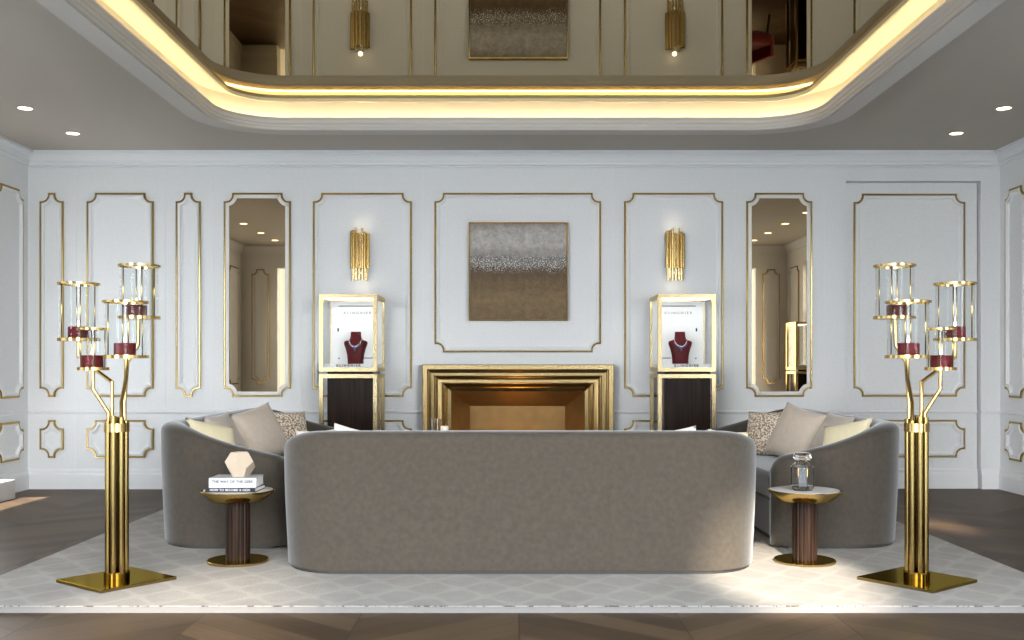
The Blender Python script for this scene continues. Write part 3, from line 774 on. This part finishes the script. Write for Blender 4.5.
def poly_vase():
    ph = (1 + 5 ** 0.5) / 2; pts = []
    for a in (-1, 1):
        for b in (-1, 1):
            for c in (-1, 1): pts.append((a, b, c))
            pts += [(0, a / ph, b * ph), (a / ph, b * ph, 0), (a * ph, 0, b / ph)]
    mb = MB(); vs = [mb.bm.verts.new(p) for p in pts]
    bmesh.ops.convex_hull(mb.bm, input=vs)
    bmesh.ops.dissolve_limit(mb.bm, angle_limit=R(5), verts=mb.bm.verts, edges=mb.bm.edges)
    bm = mb.bm; bm.normal_update()
    f = max(bm.faces, key=lambda q: q.normal.z); nrm = f.normal.copy()
    rot = nrm.rotation_difference(Vector((0, 0, 1))).to_matrix().to_4x4()
    bmesh.ops.transform(bm, matrix=Matrix.Rotation(R(20), 4, 'Z') @ rot, verts=bm.verts)
    s = 0.083 / 1.732; bmesh.ops.scale(bm, vec=(s, s, s), verts=bm.verts)
    bm.normal_update(); f = max(bm.faces, key=lambda q: q.normal.z)
    r = bmesh.ops.inset_region(bm, faces=[f], thickness=0.007)
    bm.normal_update(); f = max((q for q in bm.faces if q.normal.z > 0.95), key=lambda q: -q.calc_center_median().xy.length - 0)
    r = bmesh.ops.extrude_face_region(bm, geom=[f]); v2 = [g for g in r['geom'] if isinstance(g, bmesh.types.BMVert)]
    bmesh.ops.translate(bm, vec=(0, 0, -0.08), verts=v2)
    bmesh.ops.delete(bm, geom=[f], context='FACES_ONLY')
    zmin = min(v.co.z for v in bm.verts)
    o = mb.build('vase', 'ceramic', bevel=0.0015)
    o.location = (tx + 0.017, 5.59, TT + 0.076 - zmin)
    tag(o, 'faceted cream dodecahedron vase on the stacked books', 'vase')
poly_vase()

def bottle():
    x = at(801, 0, 5.61).x
    t = thing('glass_bottle', 'clear faceted glass bottle on the right side table', 'bottle', (x, 5.585, TT))
    pr = [(0.0, 0.0), (0.050, 0.0), (0.066, 0.022), (0.066, 0.128), (0.034, 0.158), (0.030, 0.166), (0.024, 0.166), (0.024, 0.157), (0.058, 0.124), (0.058, 0.026), (0.044, 0.010), (0.0, 0.010)]
    MB().lathe(pr, seg=8, phase=R(10)).build('body', 'jar', t)
    st = [(0.0, 0.1665), (0.046, 0.1675), (0.052, 0.176), (0.052, 0.186), (0.045, 0.203), (0.036, 0.206), (0.0, 0.206)]
    MB().lathe(st, seg=8, phase=R(10)).build('stopper', 'jar', t)
    MB().lathe([(0.012, 0.06), (0.012, 0.160), (0.009, 0.160), (0.009, 0.06)], seg=16, close=True).build('dip_tube', 'glass', t, auto=40)
bottle()

# ------------------------------------------------------------------ candelabras
CD = 5.10
def candelabra(mir, side):
    ax = 516.75
    X = (lambda px: px) if not mir else (lambda px: 2 * ax - px)
    sg = -1 if mir else 1
    c = at(X(116.75), 0, CD); base = Vector((c.x, CD, RUG))
    t = thing('candelabra', f'tall brass candelabra with four glass cylinders standing at {side}', 'candelabra', base, group='brass candelabras')
    def P(px, py, dy=0.0):
        q = at(px if not mir else 2 * ax - px, py, CD + dy)
        return q - base
    def PX(px): return X(px)
    a0 = R(7) * sg; hd = 0.29
    poly = [(hd * math.cos(a0 + PI / 2 * k), hd * math.sin(a0 + PI / 2 * k)) for k in range(4)]
    MB().prism(poly, 0, 0.016).build('base_plate', 'dark_gold', t, bevel=0.002)
    poly = [(0.078 * math.cos(a0 + PI / 2 * k), 0.078 * math.sin(a0 + PI / 2 * k)) for k in range(4)]
    MB().lathe([(0.062, 0.0165), (0.062, 0.052), (0.054, 0.052), (0.054, 0.0165)], seg=40, close=True).build('base_collar', 'dark_gold', t, auto=40)
    zt_ = P(0, 418).z
    for k in range(7):
        an = 2 * PI * (k + 0.25) / 7; r = 0.043
        MB().lathe([(0.0145, 0.0165), (0.0145, zt_ - 0.012 + 0.008 * ((k * 3) % 4)), (0.0, zt_ - 0.010 + 0.008 * ((k * 3) % 4))], (r * math.cos(an), r * math.sin(an), 0), seg=20).build('column_tube', 'dark_gold', t, auto=40)
    z0, z1 = P(0, 431.5).z, P(0, 423).z
    MB().lathe([(0.0605, z0), (0.0605, z1), (0.0555, z1), (0.0555, z0)], seg=48, close=True).build('collar', 'gold', t, auto=40)
    arms = [[(108.5, 424, -0.01), (108.5, 413, -0.01), (93, 389, -0.02), (93, 368, -0.02)],
            [(112, 424, 0.02), (112, 382, 0.03), (78.5, 357, 0.155), (78.5, 340, 0.155)],
            [(121.5, 424, -0.025), (121.5, 402, -0.03), (126, 378, -0.11), (126, 357, -0.11)],
            [(124.5, 424, 0.02), (124.5, 402, 0.02), (127.5, 362, 0.09), (138.0, 345, 0.11), (138.5, 318, 0.11)]]
    for ar in arms:
        MB().tube([P(*q) for q in ar], 0.0095).build('arm', 'gold', t, auto=40)
    hold = [(93, 369, 329, 0.076, -0.02, 'lowest', 92.5, 13.0), (78.5, 340, 284, 0.105, 0.155, 'outer', 78.5, 13.0), (125.5, 357, 302, 0.108, -0.11, 'inner front', 125, 13.0), (139, 318, 266, 0.104, 0.11, 'topmost', 136.5, 12.5)]
    for px, yb, yt, r, dy, nm, cpx, ch in hold:
        lo, hi = P(px, yb, dy), P(px, yt, dy)
        # sizes were read at the base depth: place by the sight line at the real depth
        q0, q1 = at(X(px), yb, CD + dy) - base, at(X(px), yt, CD + dy) - base
        zb_, zt2 = lo.z, hi.z
        ctr = (lo.x, lo.y, 0)
        MB().lathe([(0.0, zb_ - 0.006), (r, zb_ - 0.006), (r, zb_ + 0.009), (r - 0.004, zb_ + 0.009), (r - 0.004, zb_ + 0.003), (0.0, zb_ + 0.003)], ctr, seg=48).build('candle_plate', 'gold', t, auto=40)
        MB().lathe([(r, zt2 - 0.005), (r, zt2 + 0.005), (r - 0.010, zt2 + 0.005), (r - 0.010, zt2 - 0.005)], ctr, seg=48, close=True).build('top_ring', 'gold', t, auto=40)
        for an in (R(62), R(118), R(242), R(298)):
            MB().lathe([(0.0032, zb_ + 0.003), (0.0032, zt2)], (ctr[0] + (r - 0.004) * math.cos(an), ctr[1] + (r - 0.004) * math.sin(an), 0), seg=10).build('rod', 'gold', t, smooth=True)
        rg = r - 0.011
        MB().lathe([(rg, zb_ + 0.0032), (rg, zt2 - 0.001), (rg - 0.003, zt2 - 0.001), (rg - 0.003, zb_ + 0.0032)], ctr, seg=56, close=True).build('glass_cylinder', 'glass', t, auto=40)
        rc = 0.0515; hc = ch / 200
        cc = Vector((P(cpx, yb, dy).x, ctr[1], zb_ + 0.0032)) + base
        cd = thing('candle', f'dark red lit candle in the {nm} glass of the {side} candelabra', 'candle', cc, group='dark red candles')
        MB().lathe([(0.0, 0.0), (rc - 0.001, 0), (rc, 0.002), (rc, hc - 0.004), (rc - 0.003, hc), (rc - 0.010, hc - 0.002), (0.0, hc - 0.006)], seg=36).build('wax', 'wax', cd, auto=50)
        MB().lathe([(0.0, hc - 0.006), (0.0012, hc - 0.006), (0.0012, hc + 0.006), (0.0, hc + 0.006)], seg=8).build('wick', 'black', cd)
        MB().lathe([(0.0, hc + 0.002), (0.006, hc + 0.008), (0.0072, hc + 0.013), (0.0042, hc + 0.024), (0.0, hc + 0.036)], seg=14).build('flame', 'flame', cd, smooth=True)
candelabra(False, 'left'); candelabra(True, 'right')

# ------------------------------------------------------------------ display cases
BR = 'KLINGNIER'
def display_case(label, loc, rz=0.0, mir=False, group='brass display cases'):
    """origin at the middle of the front edge on the floor; front faces -Y"""
    t = thing('display_case', label, 'display case', loc, rz, group)
    W, D = 0.487, 0.53; z0, z1 = 1.062, 1.713; b = 0.034; hw = W / 2
    s = -1 if mir else 1
    def frame(z0, z1, b, bottom=True):
        mb = MB()
        for x in (-hw, hw - b):
            for y in (0, D - b): mb.box((x, y, z0), (x + b, y + b, z1))
        for z in ((z0, z1 - b) if bottom else (z1 - b,)):
            for y in (0, D - b): mb.box((-hw + b, y, z), (hw - b, y + b, z + b))
            for x in (-hw, hw - b): mb.box((x, b, z), (x + b, D - b, z + b))
        return mb
    frame(z0, z1, b).build('case_frame', 'pale_gold', t)
    frame(0.0, 1.040, 0.033, False).build('stand_frame', 'pale_gold', t)
    MB().box((-hw + 0.06, 0.05, 0.004), (hw - 0.035, D - 0.05, z0 - 0.0005)).build('cabinet', 'wood', t, bevel=0.003)
    g = 0.004; zi0, zi1 = z0 + b, z1 - b
    MB().box((-hw + b, 0.012, zi0), (hw - b, 0.012 + g, zi1)).build('glass_pane', 'glass', t)
    for x in (-hw + 0.012, hw - 0.012 - g): MB().box((x, b, zi0 + 0.0305), (x + g, D - b - 0.015, zi1)).build('glass_pane', 'glass', t)
    MB().box((-hw + 0.018, D - b - 0.014, zi0 + 0.0305), (hw - 0.018, D - b - 0.001, zi1)).build('back_board', 'case_white', t)
    MB().box((-hw + b - 0.006, b - 0.01, z0 + 0.008), (hw - b + 0.006, D - b - 0.0005, zi0 + 0.030)).build('case_floor', 'case_white', t)
    MB().box((-hw + 0.012, 0.012, z1 - 0.012), (hw - 0.012, D - 0.012, z1 - 0.002)).build('case_lid', 'case_white', t)
    mb = MB(); mb.box((-hw + b + 0.01, 0.05, zi1 - 0.004), (hw - b - 0.01, 0.17, zi1 + 0.004)); mb.build('light_panel', 'case_led', t)
    # dark corner outline on the back board
    yb_ = D - b - 0.014; mb = MB(); xo, xi, zo, zi = hw - b - 0.05, hw - b - 0.01, zi1 - 0.035, zi0 + 0.08
    th = 0.007
    mb.box((-xo, yb_ - 0.004, zo - th), (xo, yb_, zo)); mb.box((s * xo - th / 2, yb_ - 0.004, zi), (s * xo + th / 2, yb_, zo)); mb.box((min(0.06 * s, s * xo), yb_ - 0.004, zi), (max(0.06 * s, s * xo), yb_, zi + th))
    mb.box((-s * xo - 0.006, yb_ - 0.004, zi - 0.004), (-s * xo + 0.006, yb_, zi + 0.006))
    mb.build('board_outline', 'ink', t)
    for q in (0.0, 0.03):
        x = -s * (hw - 0.012 - q * 2.2)
        MB().box((x - 0.006, 0.006 if q == 0 else D - b - 0.020, 1.415), (x + 0.006, 0.0125 if q == 0 else D - b - 0.012, 1.445)).build('hinge', 'dark', t)
    text_obj(BR, 0.031, 'ink_light', t, Matrix.Translation((s * -0.0 + 0.005, yb_ - 0.0015, zo - 0.065)) @ UPRIGHT, 'lettering', spacing=1.7, bold=0.0)
    text_obj(BR, 0.027, 'ink', t, Matrix.Translation((0.0, 0.0226, zi0 + 0.015)) @ UPRIGHT, 'lettering', spacing=1.62, bold=0.0013)
    return t
def bust(x, side):
    z = 1.062 + 0.034 + 0.030; y = 8.57 + 0.22
    t = thing('jewellery_bust', f'dark red velvet neck bust inside the {side} display case', 'jewellery bust', (x, y, z), group='red jewellery busts')
    prof = [(0.0, 0.068, 0.045), (0.03, 0.069, 0.046), (0.08, 0.074, 0.050), (0.13, 0.086, 0.054), (0.165, 0.099, 0.052), (0.185, 0.103, 0.046), (0.197, 0.094, 0.042), (0.206, 0.066, 0.040), (0.216, 0.052, 0.038), (0.235, 0.046, 0.037), (0.270, 0.044, 0.036), (0.278, 0.042, 0.034)]
    mb = MB(); rows = []; n = 36
    for zz, a, b in prof:
        rows.append([(a * math.copysign(abs(math.cos(2 * PI * k / n)) ** 0.75, math.cos(2 * PI * k / n)), b * math.copysign(abs(math.sin(2 * PI * k / n)) ** 0.9, math.sin(2 * PI * k / n)) + 0.10 * max(0, zz - 0.1) , zz) for k in range(n)])
    vs = mb.quad_grid(rows, close_v=True); mb.cap(vs[0][::-1]); mb.cap(vs[-1]); mb.build('body', 'red', t, smooth=True, auto=50)
    nk = thing('necklace', f'silver necklace with blue stones on the {side} red bust', 'necklace', (x, y, z), group='necklaces')
    def front(xx, zz):
        for (za, a0, b0), (zb_, a1, b1) in zip(prof, prof[1:]):
            if za <= zz <= zb_:
                u = (zz - za) / (zb_ - za); a, b = a0 + (a1 - a0) * u, b0 + (b1 - b0) * u
                q = min(0.98, abs(xx) / a); cs = q ** (1 / 0.75); return -b * math.sqrt(max(0, 1 - cs * cs)) ** 0.9 + 0.10 * max(0, zz - 0.1)
        return -0.05
    mb = MB(); pend = MB()
    def bead(m, xx, zz, r):
        bmesh.ops.create_icosphere(m.bm, subdivisions=2, radius=r, matrix=Matrix.Translation((xx, front(xx, zz) - r * 0.7, zz)))
    for k in range(27):
        u = -1 + 2 * k / 26; xx = 0.052 * math.sin(u * PI / 2) ; zz = 0.150 + 0.062 * abs(u) ** 1.9
        bead(mb, xx, zz, 0.0042)
    for k in range(13):
        u = -1 + 2 * k / 12; xx = 0.050 * u; zz = 0.139 + 0.030 * abs(u) ** 1.6
        bead(pend, xx, zz, 0.0068 - 0.002 * abs(u))
    for zz, r in ((0.126, 0.007), (0.114, 0.0055)): bead(pend, 0, zz, r)
    mb.build('chain', 'silver', nk, smooth=True); pend.build('blue_stones', 'gem', nk, smooth=False)
lx, rx = at(348, 0, 8.57).x, at(686.9, 0, 8.57).x
for x, side, mir in ((lx, 'left', False), (rx, 'right', True)):
    display_case(f'brass and glass display case with a red bust {side} of the fireplace', (x, 8.57, 0), mir=mir)
    bust(x + (0.03 if not mir else -0.02), side)
display_case('empty brass display case by the right wall seen in the mirror', (XR - 0.58, 4.35, 0), -PI / 2)

# ------------------------------------------------------------------ coffee table (behind the long sofa) with a glass and a candle
t = thing('coffee_table', 'round brass coffee table hidden between the sofas', 'coffee table', (0.05, 7.35, RUG))
MB().lathe([(0.0, 0), (0.42, 0), (0.42, 0.02), (0.0, 0.02)], seg=64).build('table_base', 'gold', t, auto=35)
MB().lathe([(0.20, 0.02), (0.20, 0.36), (0.0, 0.36)], seg=48).build('column', 'wood', t, auto=35)
MB().lathe([(0.0, 0.36), (0.66, 0.36), (0.68, 0.40), (0.0, 0.40)], seg=72).build('table_top', 'marble', t, auto=35)
p = at(436, 419, 7.2); zt3 = RUG + 0.40
o = MB().lathe([(0.026, 0), (0.030, 0.05), (0.036, 0.2), (0.040, p.z - zt3), (0.0375, p.z - zt3), (0.033, 0.2), (0.027, 0.05), (0.023, 0.012), (0.0, 0.012), (0.0, 0.0)], seg=32).build('glass_vase', 'jar', auto=40)
o.location = (p.x, 7.2, zt3); tag(o, 'slim clear glass vase just above the middle of the long sofa back', 'vase')
p = at(444.5, 426, 7.1)
t = thing('candle', 'white pillar candle next to the slim glass vase', 'candle', (p.x, 7.1, zt3))
h = p.z - zt3
MB().lathe([(0.0, 0), (0.026, 0), (0.028, 0.003), (0.028, h - 0.003), (0.026, h), (0.0, h - 0.004)], seg=28).build('wax', 'offwhite', t, auto=40)
MB().lathe([(0.0, h - 0.004), (0.0012, h - 0.004), (0.0012, h + 0.006), (0.0, h + 0.006)], seg=8).build('wick', 'black', t)

# ------------------------------------------------------------------ red armchair seen in the right mirror
t = thing('armchair', 'dark red armchair with black legs seen only in the mirrors', 'armchair', (3.35, 3.35, 0), R(150))
MB().box((-0.30, -0.30, 0.28), (0.30, 0.28, 0.46)).build('seat', 'redchair', t, bevel=0.04, bseg=3)
MB().box((-0.31, 0.20, 0.40), (0.31, 0.31, 0.86)).build('backrest', 'redchair', t, bevel=0.04, bseg=3)
for s in (-1, 1): MB().box((s * 0.34 - 0.045, -0.28, 0.28), (s * 0.34 + 0.045, 0.28, 0.62)).build('armrest', 'redchair', t, bevel=0.03, bseg=3)
for sx in (-1, 1):
    for sy in (-1, 1): MB().tube([(sx * 0.30, sy * 0.26, 0.0), (sx * 0.27, sy * 0.24, 0.29)], 0.016).build('leg', 'black', t, auto=40)

# stone step in front of the left doorway
struct(MB().box((XL, 7.0, 0.0), (at(16, 0, 8.56).x, 8.55, 0.158)), 'door_step', 'step', 'pale stone step at the left doorway', 'step', bevel=0.004)
mb = MB()
x0, x1 = XL - 0.2, XL + 0.012
mb.box((x0, DOORL[0] - 0.06, 0.16), (x1, DOORL[0], DOORL[2] + 0.06)); mb.box((x0, DOORL[1], 0.16), (x1, DOORL[1] + 0.05, DOORL[2] + 0.06)); mb.box((x0, DOORL[0], DOORL[2]), (x1, DOORL[1], DOORL[2] + 0.06))
struct(mb, 'door_2', 'trim', 'white door casing of the left doorway', 'door')

# ------------------------------------------------------------------ light
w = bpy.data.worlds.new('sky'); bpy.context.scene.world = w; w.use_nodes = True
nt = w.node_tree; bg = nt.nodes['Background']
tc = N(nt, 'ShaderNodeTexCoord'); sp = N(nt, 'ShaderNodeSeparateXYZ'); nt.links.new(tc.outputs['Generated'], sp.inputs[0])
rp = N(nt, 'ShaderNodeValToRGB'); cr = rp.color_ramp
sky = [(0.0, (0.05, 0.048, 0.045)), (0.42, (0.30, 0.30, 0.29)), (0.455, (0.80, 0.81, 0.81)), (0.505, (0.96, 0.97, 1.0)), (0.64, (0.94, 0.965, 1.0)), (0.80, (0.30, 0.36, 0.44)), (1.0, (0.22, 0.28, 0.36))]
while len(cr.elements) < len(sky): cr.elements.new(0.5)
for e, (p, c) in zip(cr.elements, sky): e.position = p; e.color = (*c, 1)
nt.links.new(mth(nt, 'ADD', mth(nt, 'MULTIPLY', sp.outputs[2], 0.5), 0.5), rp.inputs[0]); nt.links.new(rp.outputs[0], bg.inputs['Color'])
# sky strength shaped for the light: dim behind the viewer and sideways, bright diagonals
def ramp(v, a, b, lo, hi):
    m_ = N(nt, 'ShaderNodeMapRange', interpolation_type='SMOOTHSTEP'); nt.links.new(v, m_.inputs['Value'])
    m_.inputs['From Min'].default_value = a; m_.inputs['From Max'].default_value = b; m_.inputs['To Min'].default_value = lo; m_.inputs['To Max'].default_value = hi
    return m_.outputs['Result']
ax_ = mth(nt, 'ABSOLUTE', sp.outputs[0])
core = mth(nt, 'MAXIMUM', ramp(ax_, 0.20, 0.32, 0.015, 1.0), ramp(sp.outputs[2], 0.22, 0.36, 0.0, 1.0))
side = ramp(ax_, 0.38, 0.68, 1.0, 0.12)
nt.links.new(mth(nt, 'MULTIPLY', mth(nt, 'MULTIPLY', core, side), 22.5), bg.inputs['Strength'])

def lamp(name, kind, energy, loc, target=None, color=(1, 1, 1), **kw):
    l = bpy.data.lights.new(name, kind); l.energy = energy; l.color = color
    for k, v in kw.items(): setattr(l, k, v)
    o = bpy.data.objects.new(name, l); C.objects.link(o); o.location = loc
    if target is not None: o.rotation_euler = (Vector(target) - Vector(loc)).to_track_quat('-Z', 'Y').to_euler()
    return o
# portals guide the sky light through the openings
def portal(loc, target, sx, sy):
    o = lamp('daylight_portal', 'AREA', 1, loc, target, shape='RECTANGLE', size=sx, size_y=sy); o.data.cycles.is_portal = True
portal((XM, YR - 0.22, 1.35), (XM, 9, 1.35), 2 * OP, 2.69)
for yy, sz in ((3.8, 1.8),):
    portal((XL - 0.22, yy, 1.35), (9, yy, 1.35), sz, 2.69)
    portal((XR + 0.22, yy, 1.35), (-9, yy, 1.35), sz, 2.69)
portal((XL - 0.22, 7.7, 1.25), (9, 7.7, 1.25), 1.6, 2.2)
SUN = (1.0, 0.88, 0.72)
def beam(target, dist, tan, deg, energy, blend=0.35, dx=0.0):
    tgt = Vector(target); d = Vector((dx, -1, tan)).normalized()
    lamp('sunbeam', 'SPOT', energy, tgt + d * dist, tgt, SUN, spot_size=R(deg), spot_blend=blend, shadow_soft_size=0.12)
beam((1.38, 5.05, 0.12), 20, 0.50, 2.5, 82000, 0.3)
beam((2.97, 7.1, 0.0), 20, 0.48, 0.55, 120000)
beam((-1.5, 4.15, 0.0), 20, 0.50, 4.2, 40000, 0.9)
lamp('sunbeam', 'SPOT', 15000, (-6.05, 7.9, 7.7), (-4.06, 8.1, 0.0), (1.0, 0.95, 0.88), spot_size=R(16), spot_blend=0.1, shadow_soft_size=0.02)
# lamps of the room
for px in (360.5, 674.5):
    for pz in (287, 225): lamp('sconce_glow', 'POINT', 0.16, at(px, pz, YB - 0.09), None, (1, 0.85, 0.62), shadow_soft_size=0.02)
lamp('fire_glow', 'POINT', 2.2, (XM, YB + 0.30, 0.16), None, (1, 0.55, 0.17), shadow_soft_size=0.10)
for dx in (-0.12, 0.0, 0.14): lamp('flame_glow', 'POINT', 0.16, (XM + dx, YB + 0.455, 0.44), None, (1, 0.52, 0.14), shadow_soft_size=0.015)
for s in (-1, 1):
    for y in (8.45, 7.63): lamp('downlight_beam', 'SPOT', 8, (XM + s * 3.67, y, HC - 0.01), (XM + s * 3.67, y, 0), (1, 0.92, 0.8), spot_size=R(80), spot_blend=0.8, shadow_soft_size=0.05)

# ------------------------------------------------------------------ camera
cam = bpy.data.cameras.new('camera'); co = bpy.data.objects.new('camera', cam); C.objects.link(co)
co.location = (0, 0, EYE); co.rotation_euler = (PI / 2, 0, 0)
cam.sensor_width = 36; cam.lens = 36 * FPX / 1024; cam.shift_x = -(CX - 512) / 1024; cam.shift_y = (CY - 320) / 1024
cam.clip_start = 0.05
sc = bpy.context.scene; sc.camera = co
sc.view_settings.view_transform = 'Standard'; sc.view_settings.look = 'None'; sc.view_settings.gamma = 1; sc.view_settings.use_curve_mapping = False
sc.view_settings.exposure = 0.0
sc.cycles.max_bounces = 10; sc.cycles.diffuse_bounces = 5; sc.cycles.glossy_bounces = 6; sc.cycles.transparent_max_bounces = 24; sc.cycles.transmission_bounces = 8
sc.cycles.caustics_reflective = False; sc.cycles.caustics_refractive = False
sc.cycles.use_denoising = True
